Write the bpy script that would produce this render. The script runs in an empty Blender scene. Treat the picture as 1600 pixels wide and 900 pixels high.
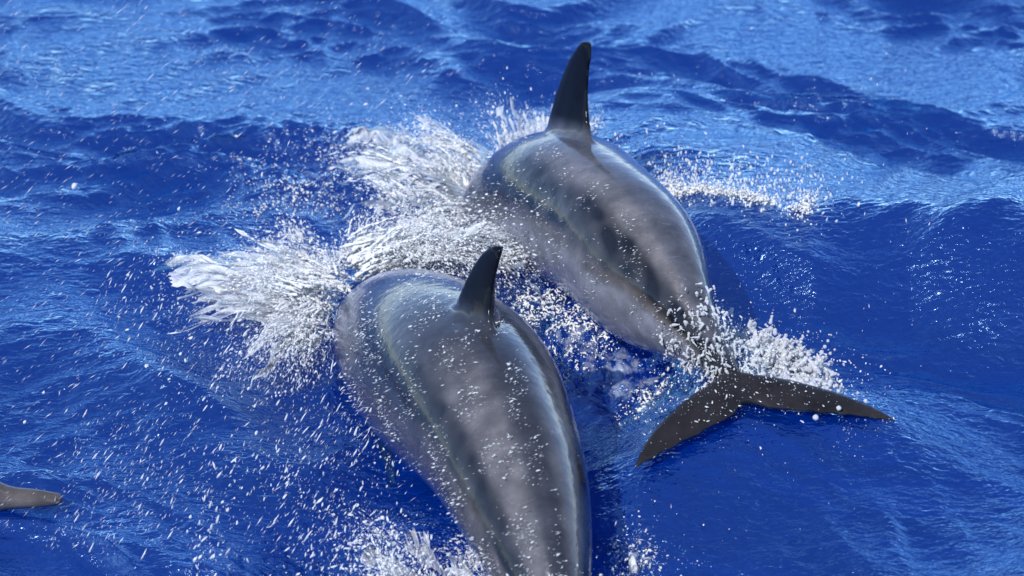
import bpy, math, random
import numpy as np

rng = np.random.default_rng(11)
random.seed(11)
SC = bpy.context.scene
COL = SC.collection

# ------------------------------------------------------------------ camera, sky, sun, exposure
cam_data = bpy.data.cameras.new("camera")
cam = bpy.data.objects.new("camera", cam_data)
COL.objects.link(cam)
cam.location = (0.0, -6.1, 3.1)
cam.rotation_euler = (math.radians(63.0), 0.0, 0.0)
cam_data.sensor_width = 36.0
cam_data.angle = math.radians(20.5)
cam_data.clip_start = 0.1
cam_data.clip_end = 4000.0
cam_data.dof.use_dof = True
cam_data.dof.focus_distance = 6.25
cam_data.dof.aperture_fstop = 4.0
SC.camera = cam

SUN_EL = math.radians(46.0)
SUN_AZ = math.radians(212.0)          # clockwise from +Y: behind the camera, to its left
world = bpy.data.worlds.new("World")
SC.world = world
world.use_nodes = True
wn = world.node_tree.nodes
wl = world.node_tree.links
wn.clear()
sky = wn.new("ShaderNodeTexSky")
sky.sky_type = 'NISHITA'
sky.sun_disc = False
sky.sun_elevation = SUN_EL
sky.sun_rotation = SUN_AZ
sky.altitude = 0.0
sky.air_density = 0.7
sky.dust_density = 0.0
sky.ozone_density = 1.6
bg = wn.new("ShaderNodeBackground")
bg.inputs["Strength"].default_value = 0.15
wo = wn.new("ShaderNodeOutputWorld")
wl.new(sky.outputs[0], bg.inputs[0])
wl.new(bg.outputs[0], wo.inputs[0])

sun_data = bpy.data.lights.new("sun", 'SUN')
sun_data.energy = 2.7
sun_data.angle = math.radians(0.5)
sun_data.color = (1.0, 0.975, 0.945)
sun = bpy.data.objects.new("sun", sun_data)
COL.objects.link(sun)
sun.rotation_euler = (math.pi / 2 - SUN_EL, 0.0, math.pi - SUN_AZ)
sun.location = (-4, -6, 8)

SC.view_settings.view_transform = 'Standard'
SC.view_settings.look = 'None'
SC.view_settings.gamma = 1.0
SC.view_settings.use_curve_mapping = False
SC.view_settings.exposure = 0.82
SC.render.engine = 'CYCLES'
SC.cycles.use_denoising = True
SC.cycles.max_bounces = 7
SC.cycles.transmission_bounces = 5
SC.cycles.glossy_bounces = 3
SC.cycles.diffuse_bounces = 2
SC.cycles.transparent_max_bounces = 10
SC.cycles.caustics_reflective = False
SC.cycles.caustics_refractive = False
SC.cycles.sample_clamp_indirect = 6.0
SC.cycles.sample_clamp_direct = 5.0


# ------------------------------------------------------------------ helpers
def tag(o, label=None, cat=None, group=None, kind=None):
    for k, v in (("label", label), ("category", cat), ("group", group), ("kind", kind)):
        if v:
            o[k] = v
    return o


def mesh_from_arrays(name, verts, faces, smooth=True):
    """verts (n,3); faces (m,3) or (m,4) int arrays"""
    verts = np.ascontiguousarray(verts, dtype=np.float32)
    faces = np.ascontiguousarray(faces, dtype=np.int32)
    me = bpy.data.meshes.new(name)
    me.vertices.add(len(verts))
    me.vertices.foreach_set("co", verts.ravel())
    k = faces.shape[1]
    me.loops.add(faces.size)
    me.loops.foreach_set("vertex_index", faces.ravel())
    me.polygons.add(len(faces))
    me.polygons.foreach_set("loop_start", np.arange(0, faces.size, k, dtype=np.int32))
    me.polygons.foreach_set("loop_total", np.full(len(faces), k, dtype=np.int32))
    if smooth:
        me.polygons.foreach_set("use_smooth", np.ones(len(faces), dtype=bool))
    me.update(calc_edges=True)
    return me


def link(name, me, mat=None, parent=None):
    o = bpy.data.objects.new(name, me)
    COL.objects.link(o)
    if mat:
        me.materials.clear()
        me.materials.append(mat)
    o.parent = parent
    return o


def float_attr(me, name, arr):
    a = me.attributes.new(name, 'FLOAT', 'POINT')
    a.data.foreach_set("value", np.ascontiguousarray(arr, dtype=np.float32))


def new_mat(name):
    m = bpy.data.materials.new(name)
    m.use_nodes = True
    nt = m.node_tree
    nt.nodes.clear()
    out = nt.nodes.new("ShaderNodeOutputMaterial")
    return m, nt, out


def smooth01(x):
    x = np.clip(x, 0, 1)
    return x * x * (3 - 2 * x)


class Noise:
    """band-limited random field made of sines; scale in 1/m"""
    def __init__(self, seed, lam, n=14, dims=2):
        r = np.random.default_rng(seed)
        k = r.normal(size=(n, dims))
        k /= np.linalg.norm(k, axis=1)[:, None]
        self.k = k * (2 * np.pi / lam) * r.uniform(.6, 1.6, (n, 1))
        self.p = r.uniform(0, 6.283, n)
        self.n = n

    def __call__(self, *xs):
        out = 0
        for i in range(self.n):
            a = self.p[i]
            for d, x in enumerate(xs):
                a = a + self.k[i, d] * x
            out = out + np.sin(a)
        return out / math.sqrt(self.n / 2)


# ------------------------------------------------------------------ the sea surface
wr = np.random.default_rng(5)
WAVES = []
NW = 84
for i in range(NW):
    lam = math.exp(math.log(.045) + (math.log(1.6) - math.log(.045)) * (i + wr.uniform(0, 1)) / NW)
    ang = math.radians(82) + wr.normal() * (.42 if lam > .25 else .62)
    wgt = .62 * math.exp(-((math.log(lam) - math.log(.40)) / .7) ** 2) + (1.15 if lam < .2 else .5)
    k = 2 * math.pi / lam
    a = .315 * math.sqrt(2 / NW) * wgt / k
    WAVES.append((lam, k * math.cos(ang), k * math.sin(ang), a, wr.uniform(0, 6.283), math.cos(ang), math.sin(ang)))
SWELL = [(3.4, math.radians(78), .035, .6), (2.3, math.radians(98), .022, 2.2), (6.0, math.radians(70), .05, 1.0), (14., math.radians(85), .12, 4.)]

warp1, warp2 = Noise(21, 1.3), Noise(22, 1.3)
patch = Noise(23, 1.1)
chop1, chop2, chop3 = Noise(24, .11, 20), Noise(25, .05, 24), Noise(26, .024, 26)


FLUKES = [(.27, -1.04), (.50, -.84), (.80, -.83)]


def seg_dist(x, y, pts):
    """distance to a polyline in plan"""
    d = np.full(np.shape(x), 1e9)
    for (ax, ay), (bx, by) in zip(pts[:-1], pts[1:]):
        vx, vy = bx - ax, by - ay
        t = np.clip(((x - ax) * vx + (y - ay) * vy) / (vx * vx + vy * vy), 0, 1)
        d = np.minimum(d, np.hypot(x - ax - t * vx, y - ay - t * vy))
    return d


def bump2(x, y, cx, cy, rx, ry=None):
    ry = ry or rx
    return np.exp(-((x - cx) / rx) ** 2 - ((y - cy) / ry) ** 2)


def turbulence_mask(x, y):
    """where the animals have churned the water"""
    m = .9 * np.exp(-(seg_dist(x, y, [(.14, -.30), (.32, -.48), (.45, -.62)]) / .13) ** 2)
    m = np.maximum(m, 1.0 * bump2(x, y, .56, -.46, .12, .10))
    m = np.maximum(m, .8 * np.exp(-(seg_dist(x, y, [(-.62, -.02), (-.40, -.02), (-.2, .08), (.0, .05)]) / .16) ** 2))
    m = np.maximum(m, .8 * np.exp(-(seg_dist(x, y, [(-.45, .75), (-.2, .6), (.0, .62)]) / .22) ** 2))
    m = np.maximum(m, .7 * np.exp(-(seg_dist(x, y, [(-.25, -1.3), (.0, -1.38), (.2, -1.35)]) / .16) ** 2))
    return m


def big_shape(x, y):
    h = np.zeros(np.shape(x))
    # the steep wave right of the far dolphin
    yc = np.interp(x, [-.2, .25, .32, .71, .94, 1.23, 1.7, 2.6], [.75, .46, .36, .13, .17, .06, .08, -.1])
    yc = yc + .03 * np.sin(x * 9 + 1)
    A = .175 * smooth01((x - .05) / .45) * (1 - .55 * smooth01((x - 1.9) / 1.5))
    d = y - yc
    h += A * np.where(d < 0, smooth01((d + .44) / .44), np.exp(-np.maximum(d, 0) / .9))
    h -= .05 * smooth01((x - .1) / .4) * np.exp(-((d + .50) / .22) ** 2) * (1 - smooth01((x - 2) / 1.5))
    # a lower one left of the near dolphin
    yc2 = np.interp(x, [-2.5, -1.3, -.9, -.6, -.3], [.34, .18, .12, .10, .2])
    A2 = .045 * (1 - smooth01((x + .75) / .4)) * (1 - smooth01((-x - 2) / 1.5))
    d2 = y - yc2
    h += A2 * np.where(d2 < 0, smooth01((d2 + .26) / .26), np.exp(-np.maximum(d2, 0) / .5))
    # swell lifting the tail flukes, hollows beside the bodies
    h += .115 * smooth01((-y - .35) / .6) * smooth01((x - .12) / .45) * (1 - smooth01((-y - 3) / 4)) * (1 - smooth01((x - 2) / 3))
    h -= .06 * bump2(x, y, -.38, -.75, .25, .5)
    h -= .05 * bump2(x, y, .22, -.62, .22, .3)
    return h


def water_h(x, y, spacing=.01, want_xy=False):
    x = np.asarray(x, float)
    y = np.asarray(y, float)
    near = np.exp(-((x / 14) ** 2 + (y / 14) ** 2))
    xs = x + .10 * warp1(x, y)
    ys = y + .10 * warp2(x, y)
    h = np.zeros(x.shape)
    dx = np.zeros(x.shape)
    dy = np.zeros(x.shape)
    sp = np.asarray(spacing, float)
    for L, an, a, p in SWELL:
        h = h + a * np.sin(2 * np.pi / L * (x * math.cos(an) + y * math.sin(an)) + p) * np.clip((L / sp - 3) / 3, 0, 1)
    gust = .85 + .35 * patch(x, y)
    gust = gust * (1 - .65 * np.exp(-(seg_dist(x, y, [(.35, .12), (.72, -.08), (1.0, -.05), (1.4, -.14)]) / .17) ** 2))
    hs = np.zeros(x.shape)
    for lam, kx, ky, a, p, cx, cy in WAVES:
        f = np.clip((lam / sp - 3) / 3, 0, 1)
        if not np.any(f > 0):
            continue
        ph = kx * xs + ky * ys + p
        g = f * (gust if lam < .3 else 1.0)
        if lam < .16:
            hs = hs + a * g * np.cos(ph)
        h = h + a * g * np.cos(ph)
        s = a * g * np.sin(ph) * .75
        dx = dx - cx * s
        dy = dy - cy * s
    h = h + big_shape(x, y)
    t = turbulence_mask(x, y)
    fine = np.clip((.05 / sp - 2) / 2, 0, 1)
    h = h + t * fine * (.012 * np.abs(chop1(x, y)) + .0065 * chop2(x, y) + .002 * chop3(x, y))
    # the surface rides level with the far dolphin's flukes
    m = .9 * np.exp(-(seg_dist(x, y, FLUKES) / .24) ** 2)
    lat = np.clip((x - .471) * .93 + (y + .771) * .367, -.35, .35)
    lvl = .150 - .0767 * np.clip(x - .471, -.5, .5) + .127 * np.clip(y + .771, -.35, .3) - .03 * (lat / .31) ** 2 + .022 * smooth01((lat - .12) / .2)
    h = h * (1 - m) + m * (lvl + .22 * hs)
    h = h + .105 * bump2(x, y, .45, -.66, .10, .075) * (1 + .22 * chop1(x, y) * fine)
    if want_xy:
        return h, x + dx, y + dy
    return h


def axis(lo, hi, step, far, grow=1.16):
    a = list(np.arange(lo, hi + 1e-6, step))
    s, v = step, a[-1]
    while v < far:
        s *= grow
        v += s
        a.append(v)
    s, v = step, a[0]
    pre = []
    while v > -far:
        s *= grow
        v -= s
        pre.append(v)
    return np.array(pre[::-1] + a)


def build_water(mat):
    ax = axis(-1.75, 1.75, .0085, 1500.)
    ay = axis(-1.75, 2.1, .0085, 1500.)
    X, Y = np.meshgrid(ax, ay)
    sp = np.maximum(np.gradient(ax)[None, :], np.gradient(ay)[:, None])
    H, XX, YY = water_h(X, Y, sp, True)
    V = np.stack([XX, YY, H], -1).reshape(-1, 3)
    ny, nx = X.shape
    idx = np.arange(nx * ny).reshape(ny, nx)
    F = np.stack([idx[:-1, :-1], idx[:-1, 1:], idx[1:, 1:], idx[1:, :-1]], -1).reshape(-1, 4)
    me = mesh_from_arrays("water", V, F)
    float_attr(me, "churn", turbulence_mask(X, Y).ravel())
    return tag(link("water", me, mat), "choppy deep blue open sea surface", "water", kind="structure")


def water_material():
    m, nt, out = new_mat("sea_water")
    N, L = nt.nodes.new, nt.links.new
    geo = N("ShaderNodeNewGeometry")
    mp = N("ShaderNodeMapping")
    mp.inputs["Scale"].default_value = (1.0, 1.9, 1.0)
    mp.inputs["Rotation"].default_value = (0, 0, math.radians(-12))
    L(geo.outputs["Position"], mp.inputs["Vector"])
    n1 = N("ShaderNodeTexNoise")
    n1.inputs["Scale"].default_value = 24.0
    n1.inputs["Detail"].default_value = 2.0
    n1.inputs["Roughness"].default_value = .45
    n1.inputs["Distortion"].default_value = .5
    L(mp.outputs[0], n1.inputs["Vector"])
    n3 = N("ShaderNodeTexNoise")
    n3.inputs["Scale"].default_value = 62.0
    n3.inputs["Detail"].default_value = 2.0
    n3.inputs["Distortion"].default_value = .7
    L(mp.outputs[0], n3.inputs["Vector"])
    nsum = N("ShaderNodeMath")
    nsum.operation = 'MULTIPLY_ADD'
    nsum.inputs[1].default_value = .34
    L(n3.outputs["Fac"], nsum.inputs[0])
    L(n1.outputs["Fac"], nsum.inputs[2])
    b1 = N("ShaderNodeBump")
    b1.inputs["Strength"].default_value = 1.0
    b1.inputs["Distance"].default_value = .0085
    L(nsum.outputs[0], b1.inputs["Height"])
    # deep water: the light that comes back up out of it does not depend on the slope of the surface
    up = N("ShaderNodeCombineXYZ")
    up.inputs[2].default_value = 1.0
    body = N("ShaderNodeBsdfDiffuse")
    body.inputs["Color"].default_value = (.0001, .031, .262, 1)
    L(up.outputs[0], body.inputs["Normal"])
    tr = N("ShaderNodeBsdfTransparent")
    tr.inputs["Color"].default_value = (.45, .80, .96, 1)
    mixb = N("ShaderNodeMixShader")
    mixb.inputs[0].default_value = .66
    L(body.outputs[0], mixb.inputs[1])
    L(tr.outputs[0], mixb.inputs[2])
    # aerated water in the churned patches
    at = N("ShaderNodeAttribute")
    at.attribute_name = "churn"
    n2 = N("ShaderNodeTexNoise")
    n2.inputs["Scale"].default_value = 15.0
    n2.inputs["Detail"].default_value = 8.0
    n2.inputs["Roughness"].default_value = .66
    n2.inputs["Distortion"].default_value = 1.4
    L(geo.outputs["Position"], n2.inputs["Vector"])
    ma = N("ShaderNodeMath")
    ma.operation = 'MULTIPLY_ADD'
    ma.inputs[1].default_value = .42
    L(at.outputs["Fac"], ma.inputs[0])
    L(n2.outputs["Fac"], ma.inputs[2])
    rp = N("ShaderNodeMapRange")
    rp.inputs["From Min"].default_value = .82
    rp.inputs["From Max"].default_value = 1.25
    L(ma.outputs[0], rp.inputs["Value"])
    foam = N("ShaderNodeBsdfDiffuse")
    foam.inputs["Color"].default_value = (.62, .70, .80, 1)
    L(b1.outputs[0], foam.inputs["Normal"])
    mixf = N("ShaderNodeMixShader")
    L(rp.outputs[0], mixf.inputs[0])
    L(mixb.outputs[0], mixf.inputs[1])
    L(foam.outputs[0], mixf.inputs[2])
    fr = N("ShaderNodeFresnel")
    fr.inputs["IOR"].default_value = 1.33
    L(b1.outputs[0], fr.inputs["Normal"])
    gain = N("ShaderNodeMath")
    gain.operation = 'MULTIPLY_ADD'
    gain.inputs[1].default_value = 3.6
    gain.inputs[2].default_value = .065
    L(fr.outputs[0], gain.inputs[0])
    lim = N("ShaderNodeMath")
    lim.operation = 'MINIMUM'
    lim.inputs[1].default_value = .72
    L(gain.outputs[0], lim.inputs[0])
    gl = N("ShaderNodeBsdfGlossy")
    gl.inputs["Roughness"].default_value = .05
    gl.inputs["Color"].default_value = (.50, .75, .98, 1)
    L(b1.outputs[0], gl.inputs["Normal"])
    mx = N("ShaderNodeMixShader")
    L(lim.outputs[0], mx.inputs[0])
    L(mixf.outputs[0], mx.inputs[1])
    L(gl.outputs[0], mx.inputs[2])
    L(mx.outputs[0], out.inputs["Surface"])
    return m


def build_deep(mat):
    ax = np.array([-1500., 1500.])
    V = np.array([[-1500, -1500, -3.0], [1500, -1500, -3.0], [1500, 1500, -3.0], [-1500, 1500, -3.0]])
    me = mesh_from_arrays("deep_water", V, np.array([[0, 1, 2, 3]]), smooth=False)
    return tag(link("deep_water", me, mat), "dark blue deep water below the surface", "water", kind="structure")


def deep_material():
    m, nt, out = new_mat("deep_water")
    d = nt.nodes.new("ShaderNodeBsdfDiffuse")
    d.inputs["Color"].default_value = (.0001, .033, .285, 1)
    nt.links.new(d.outputs[0], out.inputs["Surface"])
    return m


build_deep(deep_material())
WATER = build_water(water_material())


# ------------------------------------------------------------------ dolphins
SB = np.array([0, .03, .065, .075, .11, .16, .22, .30, .38, .46, .55, .64, .73, .81, .88, .94, .98, 1.0])
BW = np.array([.017, .027, .032, .045, .075, .100, .130, .165, .185, .185, .165, .132, .095, .062, .040, .028, .022, .012])
BU = np.array([.013, .022, .026, .050, .090, .110, .130, .155, .170, .172, .160, .135, .105, .078, .055, .036, .018, .008])
BD = np.array([.013, .022, .026, .035, .065, .100, .135, .172, .194, .200, .190, .162, .125, .090, .058, .034, .016, .008])
S0 = .53


def smooth_profile(tab, s):
    # a little smoothing over the table so that no rings show
    w = np.linspace(-.035, .035, 9)
    return np.mean([np.interp(np.clip(s + d * np.clip(s / .12, .08, 1), 0, 1), SB, tab) for d in w], 0)


class Dolphin:
    def __init__(self, p):
        self.p = p
        L = p['L']
        n = 1001
        ss = np.linspace(0, 1, n)
        t = ss - S0
        ph = p['phi'] + np.where(t < 0, p['kf'] * t + p['kf2'] * t * t, p['kr'] * t + p['kr2'] * t * t)
        ph = ph - p.get('nod', 0) * smooth01((.30 - ss) / .3)
        ph = np.maximum(ph, -1.25)
        ya = p['psi'] + p['yb'] * t
        z = np.array([0, 0, 1.])
        h = np.stack([-np.sin(ya), np.cos(ya), 0 * ya], -1)
        T = h * np.cos(ph)[:, None] + z * np.sin(ph)[:, None]
        Nn = -h * np.sin(ph)[:, None] + z * np.cos(ph)[:, None]
        B = np.cross(T, Nn)
        ro = p['rho'] + p['tw'] * t
        c, si = np.cos(ro)[:, None], np.sin(ro)[:, None]
        Nn, B = Nn * c + B * si, B * c - Nn * si
        ds = L / (n - 1)
        i0 = int(round(S0 * (n - 1)))
        P = np.zeros((n, 3))
        mid = (T[1:] + T[:-1]) / 2 * ds
        P[:i0] = np.cumsum(mid[:i0][::-1], 0)[::-1]
        P[i0 + 1:] = -np.cumsum(mid[i0:], 0)
        P += np.array([p['x'], p['y'], p['z']]) - Nn[i0] * np.interp(S0, SB, BU) * L / 2.2
        self.ss, self.P, self.T, self.N, self.B = ss, P, T, Nn, B
        self.k = L / 2.2

    def at(self, s):
        s = np.atleast_1d(s)
        ip = lambda A: np.stack([np.interp(s, self.ss, A[:, j]) for j in range(3)], -1)
        return ip(self.P), ip(self.T), ip(self.N), ip(self.B)

    def radii(self, s):
        s = np.asarray(s)
        g = self.k * self.p['g'] * (1 + self.p['rear'] * np.exp(-((s - self.p['rc']) / .125) ** 2))
        return smooth_profile(BW, s) * g, smooth_profile(BU, s) * g * (1 + self.p['hump'] * np.exp(-((np.asarray(s) - .27) / .12) ** 2)), smooth_profile(BD, s) * g

    def surf(self, s, th, off=0.0):
        C, T, Nn, B = self.at(s)
        w, hu, hd = self.radii(s)
        ct, st = np.cos(th), np.sin(th)
        hh = np.where(ct > 0, hu, hd)
        w = w * (1 - self.p['pinch'] * np.clip(ct, 0, 1) ** 1.5 * smooth01((s - .50) / .14))      # keel behind the fin
        nrm = Nn * (ct / hh)[:, None] + B * (st / w)[:, None]
        nrm /= np.linalg.norm(nrm, axis=1)[:, None]
        return C + Nn * (ct * hh)[:, None] + B * (st * w)[:, None] + nrm * off, nrm


def blade(sections, cap=True):
    """closed lofted blade: sections = list of (le point, te point, normal, thickness)"""
    prof = [(0, 0), (.04, .55), (.15, .95), (.35, 1.0), (.65, .7), (.88, .32), (1, .10),
            (1, -.10), (.88, -.32), (.65, -.7), (.35, -1.0), (.15, -.95), (.04, -.55)]
    V, F = [], []
    m = len(prof)
    for le, te, nn, th in sections:
        for f, a in prof:
            V.append(le + (te - le) * f + nn * (a * th))
    for i in range(len(sections) - 1):
        for j in range(m):
            a, b = i * m + j, i * m + (j + 1) % m
            F.append((a, b, b + m, a + m))
    V = np.array(V)
    n0 = len(V)
    V = np.vstack([V, V[:m].mean(0)[None], V[-m:].mean(0)[None]])
    for j in range(m):
        F.append((n0, (j + 1) % m, j, j))
        F.append((n0 + 1, n0 - m + j, n0 - m + (j + 1) % m, n0 - m + (j + 1) % m))
    return V, F


def build_dolphin(D, name, label, mat, pal, group):
    p, k = D.p, D.k
    verts, faces = [], []

    def add(V, F):
        o = sum(len(v) for v in verts)
        verts.append(np.asarray(V))
        for f in F:
            f = list(dict.fromkeys(f))
            faces.append([i + o for i in f])

    # trunk
    ns, nt = 150, 56
    s = np.linspace(.0, 1, ns)
    th = np.linspace(0, 2 * np.pi, nt, endpoint=False)
    G = np.stack([D.surf(s, np.full(ns, t))[0] for t in th], 1)
    F = []
    for i in range(ns - 1):
        for j in range(nt):
            j2 = (j + 1) % nt
            F.append((i * nt + j, i * nt + j2, (i + 1) * nt + j2, (i + 1) * nt + j))
    V = np.vstack([G.reshape(-1, 3), G[0].mean(0)[None], G[-1].mean(0)[None]])
    c0, c1 = ns * nt, ns * nt + 1
    for j in range(nt):
        F.append((c0, (j + 1) % nt, j))
        F.append((c1, (ns - 1) * nt + j, (ns - 1) * nt + (j + 1) % nt))
    add(V, F)
    # dorsal fin, swept back
    fs = p['fs']
    C, T, Nn, B = [a[0] for a in D.at(fs + .15 / 2.2)]
    hu = D.radii(np.array([fs + .15 / 2.2]))[1][0]
    secs = []
    for t in np.linspace(-.25, 1, 22):
        tt = max(t, 0)
        lead = .02 + p.get('ls', .15) * tt ** 1.35 + .03 * tt ** 4
        trail = .285 - p.get('ta', .06) * math.sin(min(tt * 1.4, 1) * math.pi / 2) + p.get('tb', .07) * tt ** 2
        lead, trail = .15 + (lead - .15) * p['fc'], .15 + (trail - .15) * p['fc']
        ch = max(trail - lead, .012)
        if t > .7:
            f = math.sqrt(max(1 - ((t - .7) / .3) ** 3.2, .16))
            midc = (lead + trail) / 2 + .01 * (1 - f)
            lead, trail = midc - ch * f / 2, midc + ch * f / 2
        lean = p.get('lean', 0.) * tt * tt
        e = C + Nn * (hu - .03 * k + t * .25 * k * p['fh']) + B * (lean * k)
        thick = (.032 * (1 - tt) ** 1.3 + .0150) * k
        secs.append((e - T * ((lead - .15) * k), e - T * ((trail - .15) * k), B, thick))
    add(*blade(secs))
    # tail flukes
    C, T, Nn, B = [a[0] for a in D.at(.965)]
    for sg in (-1, 1):
        secs = []
        for t in np.linspace(-.06, 1, 18):
            a = abs(t)
            sp_ = (.31 * t) * sg
            lead = -.015 + .15 * a ** 1.25 + .05 * a ** 4
            trail = .100 + .030 * math.sin(min(a * 1.6, 1) * math.pi / 2) + .070 * a ** 1.5
            if a < .12:
                trail -= .03 * (1 - a / .12)
            ch = max(trail - lead, .02)
            if t > .82:
                f = math.sqrt(max(1 - ((t - .82) / .18) ** 2, .03))
                midc = (lead + trail) / 2
                lead, trail = midc - ch * f / 2, midc + ch * f / 2
            droop = p.get('droop', 0.) * a * a
            e = C + B * (sp_ * k) - Nn * (droop * k)
            secs.append((e - T * (lead * k), e - T * (trail * k), Nn, (.020 * (1 - a) + .0085) * k))
        add(*blade(secs))
    # pectoral flippers
    for sg in (-1, 1):
        P0, n0 = D.surf(np.array([.27]), np.array([sg * 2.75]))
        C, T, Nn, B = [a[0] for a in D.at(.27)]
        out = n0[0] * .30 - T * .95 - Nn * .30
        out /= np.linalg.norm(out)
        up = np.cross(out, T)
        up /= np.linalg.norm(up)
        secs = []
        for t in np.linspace(-.15, 1, 12):
            a = max(t, 0)
            e = P0[0] + out * (.24 * t * k)
            ch = .105 * (1 - a ** 2.2) ** .6 + .012 if a < 1 else .012
            secs.append((e + T * (.05 * k - .06 * a * k), e + T * ((.05 - .06 * a - ch) * k), up, (.016 * (1 - a) + .007) * k))
        add(*blade(secs))
    V = np.vstack(verts)
    me = bpy.data.meshes.new(name + "_cage")
    me.from_pydata([tuple(v) for v in V], [], faces)
    me.validate()
    tmp = bpy.data.objects.new("tmp_cage", me)
    COL.objects.link(tmp)
    rm = tmp.modifiers.new("r", 'REMESH')
    rm.mode = 'VOXEL'
    rm.voxel_size = .0075
    rm.use_smooth_shade = True
    sm = tmp.modifiers.new("s", 'CORRECTIVE_SMOOTH')
    sm.factor = .5
    sm.iterations = 9
    sm.smooth_type = 'LENGTH_WEIGHTED'
    sm.use_only_smooth = True
    dg = bpy.context.evaluated_depsgraph_get()
    res = bpy.data.meshes.new_from_object(tmp.evaluated_get(dg))
    bpy.data.objects.remove(tmp)
    n = len(res.vertices)
    co = np.empty(n * 3, dtype=np.float32)
    res.vertices.foreach_get("co", co)
    co = co.reshape(-1, 3).astype(float)
    res.polygons.foreach_set("use_smooth", np.ones(len(res.polygons), dtype=bool))
    # body coordinates of every vertex
    q = np.linspace(0, 1, 260)
    C, T, Nn, B = D.at(q)
    si = np.empty(n, int)
    for a in range(0, n, 4000):
        d = ((co[a:a + 4000, None, :] - C[None]) ** 2).sum(-1)
        si[a:a + 4000] = d.argmin(1)
    s = q[si]
    rel = co - C[si]
    s = s - (rel * T[si]).sum(1) / p['L']
    u_ = (rel * Nn[si]).sum(1)
    v_ = (rel * B[si]).sum(1)
    w, hu, hd = D.radii(np.clip(s, 0, 1))
    th = np.abs(np.arctan2(v_ / w, u_ / np.where(u_ > 0, hu, hd)))
    up_out = u_ - hu * np.sqrt(np.clip(1 - (v_ / w) ** 2, 0, 1))
    nz = Noise(int(p['seed']), .22, 16, 3)
    nz2 = Noise(int(p['seed']) + 1, .07, 18, 3)
    x, y, z = co.T
    A, Bn = nz(x, y, z), nz2(x, y, z)
    deg = np.degrees(th)
    # counter-shaded coat: slate cape, pale blaze behind the fin, dark flank stripe, grey belly
    cape, blaze, stripe, belly, fin = [np.array(pal[c]) for c in ('cape', 'blaze', 'stripe', 'belly', 'fin')]
    col = np.repeat(cape[None], n, 0)
    mixc = lambda c, t, b: c * (1 - t[:, None]) + b[None] * t[:, None]
    bl = smooth01((s - .52 - .008 * A) / .13) * smooth01((95 - deg) / 25) * (1 - smooth01((s - .86) / .08))
    bl = bl * smooth01((deg - 6) / 18)
    col = mixc(col, np.clip(bl * (.90 + .10 * Bn), 0, 1), blaze)
    fl = smooth01((deg - pal['f0']) / 16) * smooth01((.42 - s) / .06)      # paler shoulder patch low on the side
    col = mixc(col, np.clip(fl * (.9 + .2 * Bn), 0, 1), blaze * 1.05)
    c_ = pal['sc'] + pal['sl'] * (s - .5) + 2 * A
    st = np.exp(-(np.abs(deg - c_) / pal['sw']) ** 4.5) * smooth01((s - .30) / .06) * (1 - smooth01((s - .93) / .05))
    col = mixc(col, np.clip(st * (.95 + .12 * Bn), 0, 1), stripe)
    be = smooth01((deg - c_ - pal['sw'] * 1.15) / 14) * smooth01((s - .12) / .1) * (1 - smooth01((s - .9) / .06))
    col = mixc(col, be, belly)
    fn = smooth01((up_out + .002) / .05) * ((s > fs - .06) & (s < fs + .26))
    fn = np.maximum(fn, .0 * smooth01(1.2 - np.abs(v_) / .035) * (u_ > 0) * smooth01((s - fs - .02) / .05) * smooth01((fs + .19 - s) / .06))
    fn = np.maximum(fn, smooth01((s - .92) / .05) * .8)
    col = mixc(col, np.clip(fn, 0, 1), fin)
    col = mixc(col, smooth01((s - .93) / .04), np.array((.018, .016, .017)))
    if pal.get('beak') is not None:
        beak_glow = smooth01((.115 - s) / .04) * smooth01((95 - deg) / 20)  # upper side of the beak painted paler, standing in for sky light on it
        col = mixc(col, beak_glow, np.array(pal['beak']))
    col = np.clip(col * (1 + .05 * A[:, None] + .06 * Bn[:, None]), .002, 1)
    ca = res.color_attributes.new("coat", 'FLOAT_COLOR', 'POINT')
    ca.data.foreach_set("color", np.hstack([col, 1.25 - .85 * np.clip(fn, 0, 1)[:, None]]).astype(np.float32).ravel())
    res.name = name
    return tag(link(name, res, mat), label, "dolphin", group)


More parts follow.
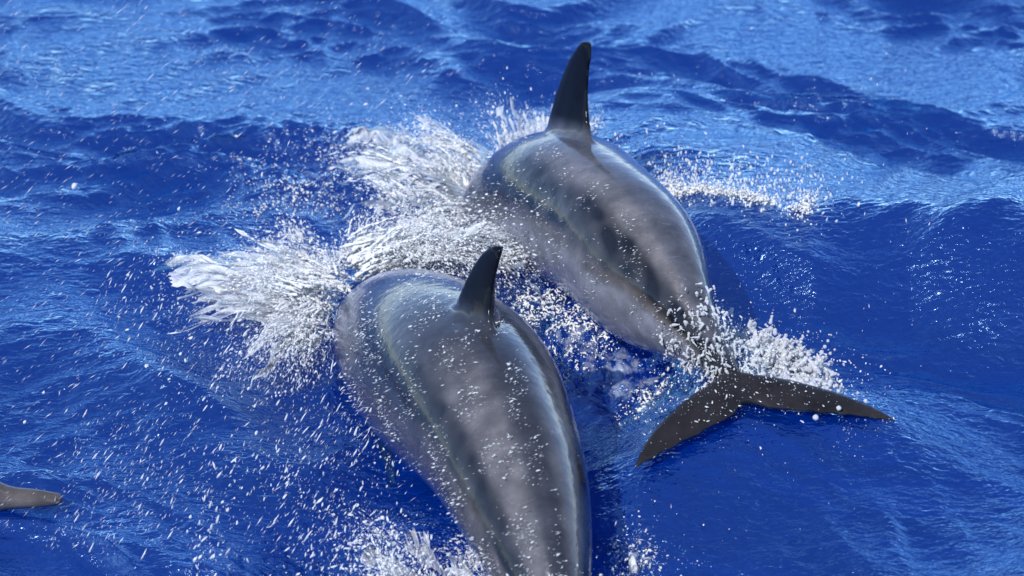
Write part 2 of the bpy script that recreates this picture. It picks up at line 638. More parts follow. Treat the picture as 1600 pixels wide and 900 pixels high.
def skin_material():
    m, nt, out = new_mat("wet_dolphin_skin")
    N, L = nt.nodes.new, nt.links.new
    at = N("ShaderNodeAttribute")
    at.attribute_name = "coat"
    tc = N("ShaderNodeTexCoord")
    n1 = N("ShaderNodeTexNoise")
    n1.inputs["Scale"].default_value = 24.0
    n1.inputs["Detail"].default_value = 5.0
    n1.inputs["Roughness"].default_value = .65
    L(tc.outputs["Object"], n1.inputs["Vector"])
    mr = N("ShaderNodeMapRange")
    mr.inputs["From Min"].default_value = .3
    mr.inputs["From Max"].default_value = .7
    mr.inputs["To Min"].default_value = .72
    mr.inputs["To Max"].default_value = 1.30
    L(n1.outputs["Fac"], mr.inputs["Value"])
    # fine old rake marks: thin pale lines
    mps = N("ShaderNodeMapping")
    mps.inputs["Rotation"].default_value = (.4, .9, .5)
    mps.inputs["Scale"].default_value = (1.0, 5.0, 2.2)
    L(tc.outputs["Object"], mps.inputs["Vector"])
    ns = N("ShaderNodeTexNoise")
    ns.inputs["Scale"].default_value = 6.0
    ns.inputs["Detail"].default_value = 3.0
    ns.inputs["Distortion"].default_value = .6
    L(mps.outputs[0], ns.inputs["Vector"])
    sub = N("ShaderNodeMath")
    sub.operation = 'SUBTRACT'
    sub.inputs[1].default_value = .5
    L(ns.outputs["Fac"], sub.inputs[0])
    ab = N("ShaderNodeMath")
    ab.operation = 'ABSOLUTE'
    L(sub.outputs[0], ab.inputs[0])
    sc_ = N("ShaderNodeMapRange")
    sc_.inputs["From Min"].default_value = .0
    sc_.inputs["From Max"].default_value = .006
    sc_.inputs["To Min"].default_value = .55
    sc_.inputs["To Max"].default_value = .0
    L(ab.outputs[0], sc_.inputs["Value"])
    gain = N("ShaderNodeMath")
    gain.operation = 'ADD'
    L(mr.outputs[0], gain.inputs[0])
    L(sc_.outputs[0], gain.inputs[1])
    mu = N("ShaderNodeVectorMath")
    mu.operation = 'SCALE'
    L(at.outputs["Color"], mu.inputs[0])
    L(gain.outputs[0], mu.inputs["Scale"])
    n2 = N("ShaderNodeTexNoise")
    n2.inputs["Scale"].default_value = 26.0
    n2.inputs["Detail"].default_value = 4.0
    L(tc.outputs["Object"], n2.inputs["Vector"])
    bp = N("ShaderNodeBump")
    bp.inputs["Strength"].default_value = .5
    bp.inputs["Distance"].default_value = .003
    L(n2.outputs["Fac"], bp.inputs["Height"])
    pb = N("ShaderNodeBsdfPrincipled")
    L(mu.outputs[0], pb.inputs["Base Color"])
    pb.inputs["Roughness"].default_value = .6
    pb.inputs["Specular IOR Level"].default_value = .05
    pb.inputs["IOR"].default_value = 1.45
    gl = N("ShaderNodeBsdfGlossy")                     # the film of water over the skin
    gl.inputs["Color"].default_value = (.80, .84, 1.0, 1)
    gl.inputs["Roughness"].default_value = .10
    L(bp.outputs[0], gl.inputs["Normal"])
    fr = N("ShaderNodeFresnel")
    fr.inputs["IOR"].default_value = 1.37
    L(bp.outputs[0], fr.inputs["Normal"])
    wet = N("ShaderNodeMath")
    wet.operation = 'MULTIPLY'
    L(fr.outputs[0], wet.inputs[0])
    L(at.outputs["Alpha"], wet.inputs[1])
    mx = N("ShaderNodeMixShader")
    L(wet.outputs[0], mx.inputs[0])
    L(pb.outputs[0], mx.inputs[1])
    L(gl.outputs[0], mx.inputs[2])
    L(mx.outputs[0], out.inputs["Surface"])
    return m


FRONT = Dolphin(dict(x=-.0619, y=-.8642, z=.3454, psi=.2794, phi=-.1642, rho=.103, kf=1.2074, kf2=2.5999, kr=2.5535, kr2=.9737,
                     yb=-.237, L=2.3085, g=1.0469, tw=-.1443, fh=.77, fs=.455, fc=.78, ls=.12, ta=.09, tb=.06, hump=.10, rear=.14, rc=.74, pinch=.24, nod=.75, lean=.015, seed=41))
BACK = Dolphin(dict(x=.1526, y=.1708, z=.3076, psi=.3157, phi=-.3157, rho=.103, kf=2.2402, kf2=-2.5676, kr=2.1497, kr2=-2.5067,
                    yb=.1298, L=2.1928, g=1.0907, tw=-.1792, fh=1.02, fs=.455, fc=1.10, hump=0., rear=.55, rc=.79, pinch=.06, lean=.0, droop=.03, seed=51))
THIRD = Dolphin(dict(x=-2.08, y=-.88, z=.088, psi=-1.56, phi=.03, rho=-.05, kf=.10, kf2=.0, kr=.5, kr2=0.,
                     yb=.05, L=2.1, g=1.0, tw=0., fh=1.0, fs=.455, fc=1., hump=0., rear=0., rc=.73, pinch=.2, seed=61))
skin = skin_material()
PAL_F = dict(cape=(.033, .034, .042), blaze=(.105, .098, .102), stripe=(.009, .009, .011), belly=(.060, .056, .058), fin=(.003, .0035, .006),
             sc=69, sl=-38, sw=16, f0=60)
PAL_B = dict(cape=(.066, .069, .084), blaze=(.122, .113, .117), stripe=(.006, .006, .007), belly=(.17, .18, .22), fin=(.002, .0025, .005),
             sc=66, sl=-40, sw=21, f0=80)
PAL_T = dict(PAL_F, beak=(.085, .072, .066))  # beak tone has the pale sky glow of its top put into the colour
GR = "dolphins leaping through the waves"
build_dolphin(FRONT, "dolphin", "slate grey dolphin with a short leaning fin, its back thickly peppered with spray", skin, PAL_F, GR)
FAR = build_dolphin(BACK, "dolphin", "grey dolphin with a tall upright dark fin, tail flukes spread at the surface", skin, PAL_B, GR)
build_dolphin(THIRD, "dolphin", "brownish dolphin at the surface with only its beak showing, sky glow painted on top", skin, PAL_T, GR)


# ------------------------------------------------------------------ splashes, froth and spray
def spray_material(name, colour, transmission, rough, clear=0.):
    m, nt, out = new_mat(name)
    pb = nt.nodes.new("ShaderNodeBsdfPrincipled")
    pb.inputs["Base Color"].default_value = (*colour, 1)
    pb.inputs["Roughness"].default_value = rough
    pb.inputs["IOR"].default_value = 1.33
    pb.inputs["Transmission Weight"].default_value = transmission
    tc = nt.nodes.new("ShaderNodeTexCoord")
    nz = nt.nodes.new("ShaderNodeTexNoise")
    nz.inputs["Scale"].default_value = 130.0
    nz.inputs["Detail"].default_value = 3.0
    bp = nt.nodes.new("ShaderNodeBump")
    bp.inputs["Strength"].default_value = .6
    bp.inputs["Distance"].default_value = .004
    nt.links.new(tc.outputs["Object"], nz.inputs["Vector"])
    nt.links.new(nz.outputs["Fac"], bp.inputs["Height"])
    nt.links.new(bp.outputs[0], pb.inputs["Normal"])
    tr = nt.nodes.new("ShaderNodeBsdfTransparent")
    mx = nt.nodes.new("ShaderNodeMixShader")
    mx.inputs[0].default_value = clear
    nt.links.new(pb.outputs[0], mx.inputs[1])
    nt.links.new(tr.outputs[0], mx.inputs[2])
    nt.links.new(mx.outputs[0], out.inputs["Surface"])
    return m


def foam_material():
    m, nt, out = new_mat("aerated_water")
    N, L = nt.nodes.new, nt.links.new
    df = N("ShaderNodeBsdfDiffuse")
    df.inputs["Color"].default_value = (.96, .97, .98, 1)
    tl = N("ShaderNodeBsdfTranslucent")
    tl.inputs["Color"].default_value = (.92, .95, .98, 1)
    gl = N("ShaderNodeBsdfGlossy")
    gl.inputs["Roughness"].default_value = .10
    m1 = N("ShaderNodeMixShader")
    m1.inputs[0].default_value = .30
    L(df.outputs[0], m1.inputs[1])
    L(tl.outputs[0], m1.inputs[2])
    fr = N("ShaderNodeFresnel")
    fr.inputs["IOR"].default_value = 1.33
    m2 = N("ShaderNodeMixShader")
    L(fr.outputs[0], m2.inputs[0])
    L(m1.outputs[0], m2.inputs[1])
    L(gl.outputs[0], m2.inputs[2])
    L(m2.outputs[0], out.inputs["Surface"])
    return m


MAT_FOAM = foam_material()
MAT_CLEAR = spray_material("clear_splash", (.95, .97, 1.0), .50, .05, .22)
MAT_DROP = spray_material("water_drops", (.95, .97, .99), .15, .08, .48)


def blob_mesh(name, pts, rad, voxel):
    """points with radii fused into one liquid surface"""
    me = bpy.data.meshes.new(name + "_points")
    me.vertices.add(len(pts))
    me.vertices.foreach_set("co", np.ascontiguousarray(pts, dtype=np.float32).ravel())
    float_attr(me, "rad", rad)
    o = bpy.data.objects.new("tmp_points", me)
    COL.objects.link(o)
    ng = bpy.data.node_groups.new("fuse", 'GeometryNodeTree')
    ng.interface.new_socket("Geometry", in_out='INPUT', socket_type='NodeSocketGeometry')
    ng.interface.new_socket("Geometry", in_out='OUTPUT', socket_type='NodeSocketGeometry')
    n = ng.nodes.new
    gi, go = n("NodeGroupInput"), n("NodeGroupOutput")
    at = n("GeometryNodeInputNamedAttribute")
    at.data_type = 'FLOAT'
    at.inputs["Name"].default_value = "rad"
    mp = n("GeometryNodeMeshToPoints")
    pv = n("GeometryNodePointsToVolume")
    pv.resolution_mode = 'VOXEL_SIZE'
    pv.inputs["Voxel Size"].default_value = voxel
    vm = n("GeometryNodeVolumeToMesh")
    vm.resolution_mode = 'GRID'
    vm.inputs["Threshold"].default_value = .3
    L = ng.links.new
    L(gi.outputs[0], mp.inputs["Mesh"])
    L(at.outputs["Attribute"], mp.inputs["Radius"])
    L(mp.outputs[0], pv.inputs["Points"])
    L(at.outputs["Attribute"], pv.inputs["Radius"])
    L(pv.outputs[0], vm.inputs[0])
    L(vm.outputs[0], go.inputs[0])
    md = o.modifiers.new("fuse", 'NODES')
    md.node_group = ng
    sm = o.modifiers.new("s", 'SMOOTH')
    sm.factor = .5
    sm.iterations = 2
    dg = bpy.context.evaluated_depsgraph_get()
    res = bpy.data.meshes.new_from_object(o.evaluated_get(dg))
    bpy.data.objects.remove(o)
    res.polygons.foreach_set("use_smooth", np.ones(len(res.polygons), dtype=bool))
    res.name = name
    return res


_g = (1 + 5 ** .5) / 2
ICO_V = np.array([(-1, _g, 0), (1, _g, 0), (-1, -_g, 0), (1, -_g, 0), (0, -1, _g), (0, 1, _g), (0, -1, -_g), (0, 1, -_g),
                  (_g, 0, -1), (_g, 0, 1), (-_g, 0, -1), (-_g, 0, 1)], float)
ICO_V /= np.linalg.norm(ICO_V[0])
ICO_F = np.array([(0, 11, 5), (0, 5, 1), (0, 1, 7), (0, 7, 10), (0, 10, 11), (1, 5, 9), (5, 11, 4), (11, 10, 2), (10, 7, 6), (7, 1, 8),
                  (3, 9, 4), (3, 4, 2), (3, 2, 6), (3, 6, 8), (3, 8, 9), (4, 9, 5), (2, 4, 11), (6, 2, 10), (8, 6, 7), (9, 8, 1)])


OCT_V = np.array([(1, 0, 0), (-1, 0, 0), (0, 1, 0), (0, -1, 0), (0, 0, 1), (0, 0, -1)], float)
OCT_F = np.array([(0, 2, 4), (2, 1, 4), (1, 3, 4), (3, 0, 4), (2, 0, 5), (1, 2, 5), (3, 1, 5), (0, 3, 5)])


def drops_mesh(name, pos, rad, dirs, stretch):
    """teardrops and short threads of water, one small closed shape each; the finest get fewer faces"""
    d = dirs / (np.linalg.norm(dirs, axis=1)[:, None] + 1e-9)
    a = np.cross(d, np.array([.31, .52, .79]))
    a /= np.linalg.norm(a, axis=1)[:, None] + 1e-9
    b = np.cross(d, a)
    VV, FF, off = [], [], 0
    for base, bf, sel in ((ICO_V, ICO_F, rad >= .0014), (OCT_V, OCT_F, rad < .0014)):
        n = int(sel.sum())
        if not n:
            continue
        nv = len(base)
        lv = base[None] * (1 + .2 * rng.normal(size=(n, nv, 1)))
        tp = 1 - .25 * np.clip(lv[..., 2:3], -1, 1)
        r_ = rad[sel][:, None, None]
        V = pos[sel][:, None] + r_ * (lv[..., 0:1] * tp * a[sel][:, None] + lv[..., 1:2] * tp * b[sel][:, None]
                                      + lv[..., 2:3] * stretch[sel][:, None, None] * d[sel][:, None])
        VV.append(V.reshape(-1, 3))
        FF.append((bf[None] + (np.arange(n) * nv)[:, None, None]).reshape(-1, 3) + off)
        off += n * nv
    return mesh_from_arrays(name, np.vstack(VV), np.vstack(FF))


GRAV = np.array([0, 0, -9.81])


def throw(n, p0, v0, tmax, tmin=.03, bundle=9):
    """random launches in ragged bundles: p0, v0 are (low, high) boxes"""
    nb = max(1, n // bundle)
    bp, bv = rng.uniform(p0[0], p0[1], (nb, 3)), rng.uniform(v0[0], v0[1], (nb, 3))
    bT = tmin + (tmax - tmin) * rng.uniform(0, 1, nb) ** .8
    k = rng.integers(0, nb, n)
    p = bp[k] + rng.normal(size=(n, 3)) * np.array([.016, .016, .006])
    v = bv[k] + rng.normal(size=(n, 3)) * np.array([.16, .16, .13])
    T = bT[k] * rng.uniform(.55, 1.1, n)
    return p, v, T


def jets(p, v, T, r0, step=.0035, wob=.005, t0=0.):
    """threads of water along ballistic paths -> points, radii"""
    P, Rr = [], []
    for i in range(len(p)):
        m = max(4, int(np.linalg.norm(v[i]) * T[i] / step))
        t = np.linspace(t0 * T[i], T[i], m)
        q = p[i] + v[i] * t[:, None] + .5 * GRAV * (t ** 2)[:, None]
        ph = rng.uniform(0, 6.28, 6)
        f = rng.uniform(30, 110, 3)
        w = np.stack([np.sin(t * f[j] * 2 + ph[j]) + .6 * np.sin(t * f[j] * 5.3 + ph[j + 3]) for j in range(3)], -1)
        q = q + w * wob * (t / (.12 + t))[:, None]
        rr = r0[i] * (1.05 - .75 * (t / T[i])) * (.70 + .5 * np.abs(np.sin(t * f[0] * 3 + ph[0])))
        P.append(q)
        Rr.append(rr)
    P, Rr = np.vstack(P), np.concatenate(Rr)
    ok = (P[:, 2] > water_h(P[:, 0], P[:, 1]) - .01) & (Rr > .0011)
    return P[ok], Rr[ok]


def break_up(p, v, T, per, spread, rlo, rhi, tail=1.35):
    """droplets that have come off those threads"""
    idx = np.repeat(np.arange(len(p)), per)
    n = len(idx)
    t = T[idx] * rng.uniform(.2, tail, n)
    vv = v[idx] * rng.uniform(.82, 1.2, (n, 1)) + rng.normal(size=(n, 3)) * spread
    q = p[idx] + vv * t[:, None] + .5 * GRAV * (t ** 2)[:, None]
    vel = vv + GRAV * t[:, None]
    r = rlo * (rhi / rlo) ** (rng.uniform(0, 1, n) ** 4.0)
    st = np.where(r < .0014, rng.uniform(1.5, 6, n), rng.uniform(1.0, 2.8, n))
    ok = q[:, 2] > water_h(q[:, 0], q[:, 1]) - .004
    return q[ok], r[ok], vel[ok], st[ok]


def add_drops(parent, q, r, d, st, name="droplets"):
    o = link(name, drops_mesh(name, q, r, d, st), MAT_DROP, parent)
    o["kind"] = "stuff"
    return o


def sheet_material():
    """thin torn film of water, streaked along its flow"""
    m, nt, out = new_mat("water_film")
    N, L = nt.nodes.new, nt.links.new
    at = N("ShaderNodeAttribute")
    at.attribute_name = "flow"
    n1 = N("ShaderNodeTexNoise")
    n1.inputs["Scale"].default_value = 1.0
    n1.inputs["Detail"].default_value = 6.0
    n1.inputs["Roughness"].default_value = .7
    n1.inputs["Distortion"].default_value = .5
    L(at.outputs["Vector"], n1.inputs["Vector"])
    rp = N("ShaderNodeMapRange")
    rp.inputs["From Min"].default_value = .38
    rp.inputs["From Max"].default_value = .60
    rp.inputs["To Min"].default_value = .08
    rp.inputs["To Max"].default_value = .95
    L(n1.outputs["Fac"], rp.inputs["Value"])
    df = N("ShaderNodeBsdfDiffuse")
    df.inputs["Color"].default_value = (.97, .98, .99, 1)
    tl = N("ShaderNodeBsdfTranslucent")
    tl.inputs["Color"].default_value = (.93, .95, .98, 1)
    m1 = N("ShaderNodeMixShader")
    m1.inputs[0].default_value = .35
    L(df.outputs[0], m1.inputs[1])
    L(tl.outputs[0], m1.inputs[2])
    tr = N("ShaderNodeBsdfTransparent")
    m2 = N("ShaderNodeMixShader")
    L(rp.outputs[0], m2.inputs[0])
    L(tr.outputs[0], m2.inputs[1])
    L(m1.outputs[0], m2.inputs[2])
    bp = N("ShaderNodeBump")
    bp.inputs["Strength"].default_value = .8
    bp.inputs["Distance"].default_value = .006
    L(n1.outputs["Fac"], bp.inputs["Height"])
    L(bp.outputs[0], df.inputs["Normal"])
    gl = N("ShaderNodeBsdfGlossy")
    gl.inputs["Roughness"].default_value = .08
    L(bp.outputs[0], gl.inputs["Normal"])
    fr = N("ShaderNodeFresnel")
    fr.inputs["IOR"].default_value = 1.33
    L(bp.outputs[0], fr.inputs["Normal"])
    m3 = N("ShaderNodeMixShader")
    L(fr.outputs[0], m3.inputs[0])
    L(m2.outputs[0], m3.inputs[1])
    L(gl.outputs[0], m3.inputs[2])
    L(m3.outputs[0], out.inputs["Surface"])
    return m


MAT_FILM = sheet_material()


def films(parent, specs):
    """torn sheets swept along ballistic paths: each spec = (p_a, p_b, v_a, v_b, flight time, seed)"""
    VV, FF, AA, off = [], [], [], 0
    for pa, pb, va, vb, T, seed in specs:
        pa, pb, va, vb = map(np.array, (pa, pb, va, vb))
        wdt = np.linalg.norm(pb - pa) + np.linalg.norm(vb - va) * T * .6
        nu, nt_ = max(24, int(wdt / .0045)), 70
        U, Tt = np.meshgrid(np.linspace(0, 1, nu), np.linspace(0, 1, nt_))
        n1, n2, n3 = Noise(seed, .22, 14), Noise(seed + 1, .05, 16), Noise(seed + 2, .5, 12)
        tloc = Tt * T * (1 + .18 * n2(U, U * 0) * .4)
        v = va + (vb - va) * U[..., None]
        v = v * (1 + .10 * n1(U, U * 0 + .5))[..., None]
        q = pa + (pb - pa) * U[..., None] + v * tloc[..., None] + .5 * GRAV * (tloc ** 2)[..., None]
        amp = .016 * (.15 + Tt)
        q = q + np.stack([amp * .5 * n1(U, Tt * .6), amp * n3(U + .3, Tt), amp * n1(U + 5, Tt * .6)], -1)
        hole = n2(U, Tt * .35) * .75 + n3(U, Tt * 1.4) * .6 - (Tt * 3.0 - 2.3)
        edge = np.minimum(U, 1 - U) * 14
        keepv = (hole > -.1) & (edge + n1(U, Tt) * .5 > .4) & (q[..., 2] > water_h(q[..., 0], q[..., 1]) - .02)
        keepv[6:] = np.cumprod(keepv[6:], 0).astype(bool)
        idx = np.arange(nu * nt_).reshape(nt_, nu)
        k = keepv[:-1, :-1] & keepv[1:, :-1] & keepv[:-1, 1:] & keepv[1:, 1:]
        F = np.stack([idx[:-1, :-1], idx[:-1, 1:], idx[1:, 1:], idx[1:, :-1]], -1)[k]
        used = np.unique(F)
        mp = np.zeros(nu * nt_, int)
        mp[used] = np.arange(len(used))
        VV.append(q.reshape(-1, 3)[used])
        FF.append(mp[F] + off)
        L_ = np.linalg.norm((va + vb) / 2) * T
        AA.append(np.stack([U * wdt * 75, Tt * L_ * 13, np.full(U.shape, float(seed))], -1).reshape(-1, 3)[used])
        off += len(used)
    me = mesh_from_arrays("water_film", np.vstack(VV), np.vstack(FF))
    at = me.attributes.new("flow", 'FLOAT_VECTOR', 'POINT')
    at.data.foreach_set("vector", np.vstack(AA).astype(np.float32).ravel())
    o = link("water_film", me, MAT_FILM, parent)
    o["kind"] = "stuff"
    return o


def splash(name, label, sets, voxel=.0030, mat=None, per=30, spread=.26, rlo=.0004, rhi=.0030):
    P, Rr, dq = [], [], []
    for (n, p0, v0, tmax, rl, rh) in sets:
        p, v, T = throw(n, np.array(p0), np.array(v0), tmax)
        a, b = jets(p, v, T, rng.uniform(rl, rh, n))
        P.append(a)
        Rr.append(b)
        dq.append(break_up(p, v, T, per, spread, rlo, rhi))
    me = blob_mesh(name, np.vstack(P), np.concatenate(Rr), voxel)
    o = tag(link(name, me, mat or MAT_FOAM), label, "splash", kind="stuff")
    add_drops(o, *[np.concatenate([x[i] for x in dq]) for i in range(4)])
    return o


# thrown aside by the near dolphin's head, to its left and over to its right
sp1 = splash("splash", "white fan of water thrown out beside the head of the near dolphin", [
    (190, ((-.52, -.16, .0), (-.40, .08, .06)), ((-1.9, -.4, .2), (-.4, .7, 1.1)), .17, .0022, .0048),
    (130, ((-.52, -.32, .0), (-.44, -.06, .04)), ((-1.1, -1.5, .1), (-.1, -.2, .7)), .18, .0022, .0045),
    (60, ((-.60, .05, .0), (-.38, .25, .04)), ((-.9, -.3, .3), (.3, .9, 1.0)), .16, .0022, .004),
], per=45)
sp2 = splash("splash", "sheet of white water rising between the two leaping dolphins", [
    (280, ((-.40, .02, .0), (-.12, .14, .05)), ((1.0, -1.0, 1.0), (2.2, -.3, 1.9)), .20, .0025, .0055),
    (170, ((-.30, .0, .0), (.02, .1, .08)), ((.6, -1.5, .7), (1.3, -.7, 1.6)), .24, .0025, .005),
    (100, ((-.42, .08, .0), (-.2, .2, .03)), ((-.3, -.2, .5), (1.0, .6, 1.2)), .18, .0025, .0045),
], per=50)
sp3 = splash("splash", "broken white splash where the far dolphin's head dives in", [
    (150, ((-.32, .40, .0), (.0, .75, .05)), ((-1.7, -.5, .3), (-.1, .8, 1.2)), .20, .0022, .005),
    (100, ((-.22, .22, .0), (-.02, .5, .05)), ((-1.3, -1.0, .3), (-.1, .2, 1.1)), .20, .0022, .0048),
    (60, ((-.03, .66, .0), (.14, .85, .05)), ((-.5, -.3, .8), (.4, .5, 1.5)), .18, .0022, .0045),
], per=45)
sp4 = splash("splash", "spray kicked up where the near dolphin's tail stock leaves the water", [
    (200, ((-.28, -1.45, -.03), (.04, -1.16, .05)), ((-.8, -.5, .2), (.4, .6, 1.2)), .18, .002, .004),
    (60, ((-.10, -1.58, .0), (.14, -1.40, .06)), ((-.5, -.2, .5), (.4, .6, 1.3)), .16, .0018, .0035),
    (50, ((.19, -1.45, -.03), (.27, -1.15, .03)), ((-.1, -.3, .3), (.3, .5, 1.1)), .15, .002, .004),
], per=45)
films(sp1, [((-.47, .06, .0), (-.50, -.18, .0), (-2.3, .7, .95), (-1.7, -.9, .65), .22, 201),
            ((-.46, .08, .0), (-.49, -.10, .0), (-1.5, .9, 1.25), (-1.5, -.2, 1.0), .20, 204),
            ((-.48, -.08, .0), (-.48, -.32, .0), (-1.3, -.5, .75), (-.7, -1.5, .35), .20, 207),
            ((-.45, .10, .0), (-.50, -.22, .0), (-1.0, .6, .8), (-.7, -.9, .5), .17, 210),
            ((-.52, .12, .0), (-.54, -.20, .0), (-2.4, .5, .7), (-2.1, -.6, .6), .19, 213),
            ((-.44, .14, .0), (-.48, -.16, .0), (-1.7, .9, .75), (-1.6, -.5, .7), .17, 216),
            ((-.60, .16, .0), (-.62, -.12, .0), (-1.7, .5, .55), (-1.6, -.3, .5), .16, 219)])
films(sp2, [((-.42, .10, .0), (-.14, .04, .03), (1.9, -.7, 1.75), (1.1, -.9, 1.5), .20, 221),
            ((-.38, .14, .0), (-.10, .08, .03), (1.5, -.6, 1.6), (1.0, -1.1, 1.4), .22, 224),
            ((-.44, .16, .0), (-.20, .14, .0), (.2, .0, 1.0), (1.0, -.2, 1.3), .19, 227),
            ((-.16, .02, .03), (.02, .0, .05), (.8, -1.2, 1.2), (.5, -1.4, .9), .22, 230)])
films(sp3, [((-.10, .72, .0), (-.16, .40, .0), (-1.7, .6, .75), (-1.5, -.2, .7), .20, 241),
            ((-.22, .84, .0), (-.34, .52, .0), (-1.0, .5, .8), (-1.1, .0, .6), .18, 244),
            ((-.08, .44, .0), (-.06, .26, .0), (-1.3, -.3, 1.0), (-.7, -1.0, .7), .21, 247),
            ((-.02, .72, .0), (.14, .80, .0), (-.5, .5, 1.7), (.2, .5, 1.7), .17, 250),
            ((-.06, .80, .0), (-.10, .46, .0), (-1.4, .4, 1.1), (-1.2, -.2, .9), .20, 253),
            ((-.28, .92, .0), (-.38, .60, .0), (-1.1, .4, .6), (-1.1, .1, .5), .15, 256),
            ((-.12, .60, .0), (-.14, .30, .0), (-1.2, .1, .6), (-1.0, -.5, .5), .17, 259),
            ((-.30, .66, .0), (-.26, .40, .0), (-.9, .2, .55), (-.8, -.3, .45), .15, 262)])
films(sp4, [((-.26, -1.20, -.02), (-.02, -1.46, -.02), (-.7, -.1, .9), (-.2, -.4, .9), .17, 261),
            ((-.22, -1.16, -.02), (.0, -1.44, -.02), (-.2, .1, 1.1), (.1, -.2, 1.1), .18, 264),
            ((.20, -1.44, -.02), (.25, -1.16, -.02), (.3, -.2, .8), (.2, .2, .8), .15, 267),
            ((-.18, -1.46, .0), (.10, -1.60, .0), (.0, .1, 1.2), (.3, .1, 1.2), .15, 270)])


# lacy froth lying on the churned water, and lumps of clear water heaved up by the tail
lace1, lace2, lace3 = Noise(71, .085, 22), Noise(72, .035, 22), Noise(73, .4, 12)


def froth_points(n, box, mask, width=.34, rlo=.0013, rhi=.0032, lift=.004):
    x = rng.uniform(box[0], box[1], n)
    y = rng.uniform(box[2], box[3], n)
    wx = x + .012 * lace2(y, x)
    wy = y + .012 * lace2(x, y)
    m = mask(x, y) * (.65 + .45 * lace3(x, y))
    ridge = np.minimum(np.abs(lace1(wx, wy)), 1.3 * np.abs(lace2(wx, wy)))
    ok = ridge < width * m * rng.uniform(.3, 1, n)
    x, y = x[ok], y[ok]
    z = water_h(x, y) + rng.uniform(-.003, lift, len(x))
    return np.stack([x, y, z], -1), rng.uniform(rlo, rhi, len(x))


def froth(label, n, box, mask, **kw):
    P, Rr = froth_points(n, box, mask, **kw)
    o = tag(link("foam", blob_mesh("foam", P, Rr, .0021), MAT_FOAM), label, "foam", kind="stuff")
    return o


band = lambda pts, w: (lambda x, y: np.exp(-(seg_dist(x, y, pts) / w) ** 2))
froth("lacy white foam trailing on the water below the far dolphin's belly", 150000, (.0, .65, -.85, -.05),
      band([(.10, -.22), (.22, -.38), (.34, -.50), (.48, -.62)], .14), width=.46)
froth("patches of foam floating behind the near dolphin's splash", 100000, (-1.0, .0, -.3, .5),
      band([(-.75, .12), (-.5, .06), (-.3, .16), (-.1, .12)], .14))
froth("scattered foam on the water beyond the far dolphin", 120000, (-.75, .25, .35, 1.15),
      band([(-.55, .62), (-.35, .78), (-.1, .72), (.1, .86)], .17))
froth("froth on the water around the near dolphin's tail stock", 90000, (-.6, .45, -1.6, -1.0),
      band([(-.35, -1.18), (-.12, -1.34), (.12, -1.5), (.26, -1.3)], .10))

froth("thin foam and bubbles washing over the far dolphin's flukes", 30000, (.25, .85, -1.1, -.6),
      band([(.40, -.70), (.50, -.80), (.66, -.80)], .11), width=.34, rlo=.0013, rhi=.0026)

# breaking crest right of the far dolphin
CREST = [(.20, .52), (.30, .40), (.42, .30), (.58, .20), (.73, .14)]
n = 5200
t = rng.uniform(0, 1, n) ** .9
cx = np.interp(t, np.linspace(0, 1, 5), [c[0] for c in CREST]) + rng.normal(size=n) * .012
cy = np.interp(t, np.linspace(0, 1, 5), [c[1] for c in CREST]) + rng.normal(size=n) * .030 + .01
cz = water_h(cx, cy) + np.abs(rng.normal(size=n)) * .010
keep = lace3(cx * 3, cy * 3) > -.5
crest = tag(link("foam", blob_mesh("foam", np.stack([cx, cy, cz], -1)[keep], rng.uniform(.0014, .0042, n)[keep], .0022), MAT_FOAM),
            "line of white foam breaking along the crest of the steep wave", "foam", kind="stuff")
n = 2600
t = rng.uniform(-.1, 1.05, n)
cx = np.interp(t, np.linspace(0, 1, 5), [c[0] for c in CREST]) + rng.normal(size=n) * .05
cy = np.interp(t, np.linspace(0, 1, 5), [c[1] for c in CREST]) + rng.normal(size=n) * .07 + .03
cz = water_h(cx, cy) + np.abs(rng.normal(size=n)) * .045
add_drops(crest, np.stack([cx, cy, cz], -1), .0007 * 5 ** (rng.uniform(0, 1, n) ** 1.8),
          np.stack([rng.normal(size=n) * .3, rng.normal(size=n) * .3, np.full(n, 1.)], -1), rng.uniform(1, 3, n))

# churned clear water around the far dolphin's tail stock
P, Rr = [], []
for i in range(620):
    f = rng.uniform(0, 1)
    c = np.array([np.interp(f, [0, .5, 1], [.46, .57, .68]), np.interp(f, [0, .5, 1], [-.34, -.40, -.50]), 0.]) + rng.normal(size=3) * np.array([.035, .045, 0])
    c[2] = water_h(c[0], c[1]) + rng.uniform(-.01, .085) * (1 - .4 * f)
    d = rng.normal(size=3) * .5 + np.array([.4, .1, .5])
    m = rng.integers(2, 7)
    r0 = rng.uniform(.004, .010)
    for k in range(m):
        P.append(c + d * .009 * k)
        Rr.append(r0 * (1 - .1 * k))
for i in range(420):
    f = rng.uniform(0, 1)
    c = np.array([np.interp(f, [0, 1], [.47, .70]), np.interp(f, [0, .4, 1], [-.55, -.66, -.74]), 0.]) + rng.normal(size=3) * np.array([.03, .05, 0])
    c[2] = max(water_h(c[0], c[1]), .0) + rng.uniform(.0, .03)
    P.append(c)
    Rr.append(rng.uniform(.003, .008))
for i in range(420):                                    # water draping off the tail stock
    q, nn = BACK.surf(np.array([rng.uniform(.865, .965)]), np.array([math.radians(rng.uniform(-140, 70))]), rng.uniform(.0, .022))
    d = np.array([.12, -.25, -.9]) + rng.normal(size=3) * .45
    r0 = rng.uniform(.002, .0052)
    for k in range(rng.integers(2, 8)):
        P.append(q[0] + d * .005 * k)
        Rr.append(r0 * (1 - .09 * k))
churn = tag(link("churned_water", blob_mesh("churned_water", np.array(P), np.array(Rr), .0028), MAT_CLEAR),
            "glassy lumps of churned water around the far dolphin's tail stock", "splash", kind="stuff")
n = 2600
cx, cy = rng.normal(.54, .10, n), rng.normal(-.56, .13, n)
cz = water_h(cx, cy) + np.abs(rng.normal(size=n)) * .045
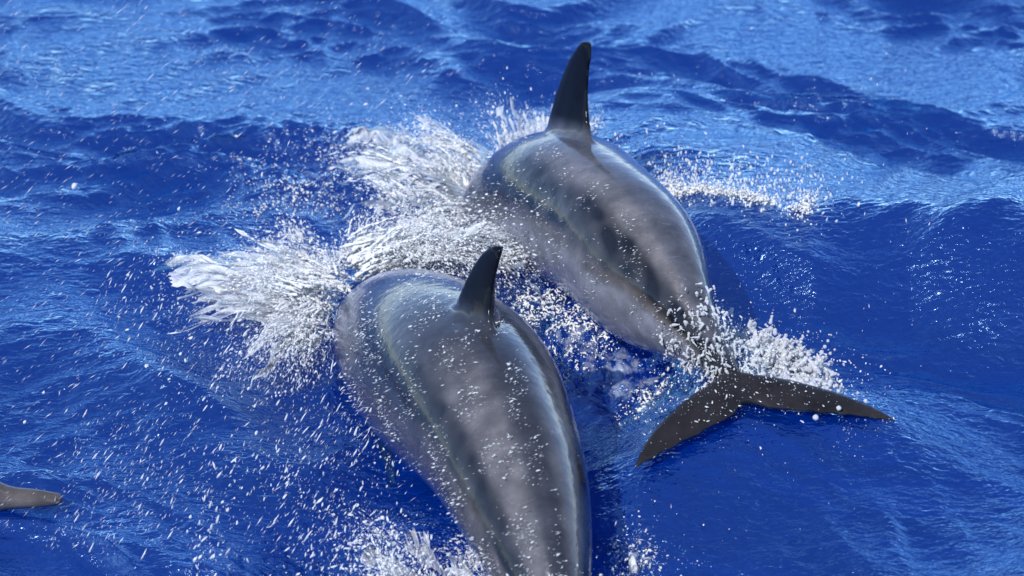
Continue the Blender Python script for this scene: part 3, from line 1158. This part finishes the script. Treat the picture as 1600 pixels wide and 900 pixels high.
add_drops(churn, np.stack([cx, cy, cz], -1), .0006 * 5 ** (rng.uniform(0, 1, n) ** 2), rng.normal(size=(n, 3)) + np.array([0, 0, 1.2]), rng.uniform(1, 3, n))


# wet beads and flying specks over the animals' backs
def beads(D, n, s0, s1, t0, t1, lift, rlo, rhi):
    s = rng.uniform(s0, s1, n)
    th = np.radians(rng.uniform(t0, t1, n))
    g = Noise(91, .16, 14)(s * 2.2, th * .2)
    ok = g > rng.normal(size=n) * .35 + .2
    s, th = s[ok], th[ok]
    m = len(s)
    off = .0006 + np.abs(rng.normal(size=m)) * lift
    q, nn = D.surf(s, th)
    q = q + nn * off[:, None]
    d = np.array([.85, .15, .28]) + rng.normal(size=(m, 3)) * .22
    r = rlo * (rhi / rlo) ** (rng.uniform(0, 1, m) ** 3.2)
    return q, r, d, np.where(r < .0012, rng.uniform(2.5, 8, m), rng.uniform(1.2, 3, m))


a = beads(FRONT, 6000, .36, .90, -110, 12, .012, .0004, .0019)
b = beads(BACK, 1500, .50, .94, -105, -25, .010, .0004, .0015)
fl_me = FAR.data
fco = np.empty(len(fl_me.vertices) * 3, dtype=np.float32)
fl_me.vertices.foreach_get("co", fco)
fno = np.empty(len(fl_me.vertices) * 3, dtype=np.float32)
fl_me.vertices.foreach_get("normal", fno)
fco, fno = fco.reshape(-1, 3).astype(float), fno.reshape(-1, 3)
tail0 = BACK.at(.90)[0][0]
sel = np.where(((fco - tail0) @ BACK.at(.95)[1][0] < 0) & (fno[:, 2] > .4))[0]
sel = rng.choice(sel, 520)
near_root = np.exp(-(np.linalg.norm(fco[sel] - BACK.at(.97)[0][0], axis=1) / .17) ** 2)
sel = sel[near_root + .12 > rng.uniform(0, 1, 520)]
m = len(sel)
c = (fco[sel] + fno[sel] * (.001 + np.abs(rng.normal(size=(m, 1))) * .006), .0004 * 5 ** (rng.uniform(0, 1, m) ** 2),
     np.array([.5, -.7, .1]) + rng.normal(size=(m, 3)) * .35, rng.uniform(1.2, 5, m))
a = [np.concatenate([a[i], c[i]]) for i in range(4)]
bd = tag(link("water_beads", drops_mesh("water_beads", *[np.concatenate([a[i], b[i]]) for i in range(4)]), MAT_DROP),
         "fine beads of water streaking over the dolphins' wet backs", "spray", kind="stuff")


# spray drifting through the air left of the animals
def cloud(n, box, dirv, jitter, rlo, rhi, smin, smax, zfall=.25):
    x, y = rng.uniform(box[0], box[1], n), rng.uniform(box[2], box[3], n)
    z = np.maximum(water_h(x, y), 0) + .01 + rng.exponential(zfall, n)
    gap = Noise(int(1000 * abs(dirv[0])) + n, .28, 16, 3)(x, y, z)
    ok = (z < 1.2) & (gap > rng.normal(size=n) * .5 - .1)
    d = np.array(dirv) + rng.normal(size=(n, 3)) * jitter
    return [v[ok] for v in (np.stack([x, y, z], -1), rlo * (rhi / rlo) ** (rng.uniform(0, 1, n) ** 3.2), d, rng.uniform(smin, smax, n))]


parts = [cloud(5200, (-1.7, -.15, -1.3, 1.6), (.76, .25, .55), .12, .00035, .0009, 9, 20, .20),
         cloud(4600, (-.95, -.28, -1.25, -.15), (.50, .2, .80), .14, .00035, .0016, 4, 11, .07),
         cloud(1800, (-.65, -.2, -1.45, -.85), (.35, .1, .85), .25, .0006, .0026, 1.5, 5, .06),
         cloud(36, (-1.1, -.25, -1.2, .2), (.45, .2, .85), .2, .0030, .0060, 1.1, 1.9, .08),
         cloud(160, (.35, 1.0, -.3, .25), (.08, .0, 1.0), .15, .0007, .0019, 1.5, 4, .12),
         cloud(160, (.20, .7, -1.4, -.3), (-.2, .0, 1.0), .25, .0005, .0014, 2, 6, .10),
         cloud(250, (-.3, 1.2, .3, 1.5), (.5, .1, .8), .3, .0006, .0016, 1.5, 4, .08)]
tag(link("sea_spray", drops_mesh("sea_spray", *[np.concatenate([p[i] for p in parts]) for i in range(4)]), MAT_DROP),
    "fine threads and drops of spray flying through the air over the sea", "spray", kind="stuff")
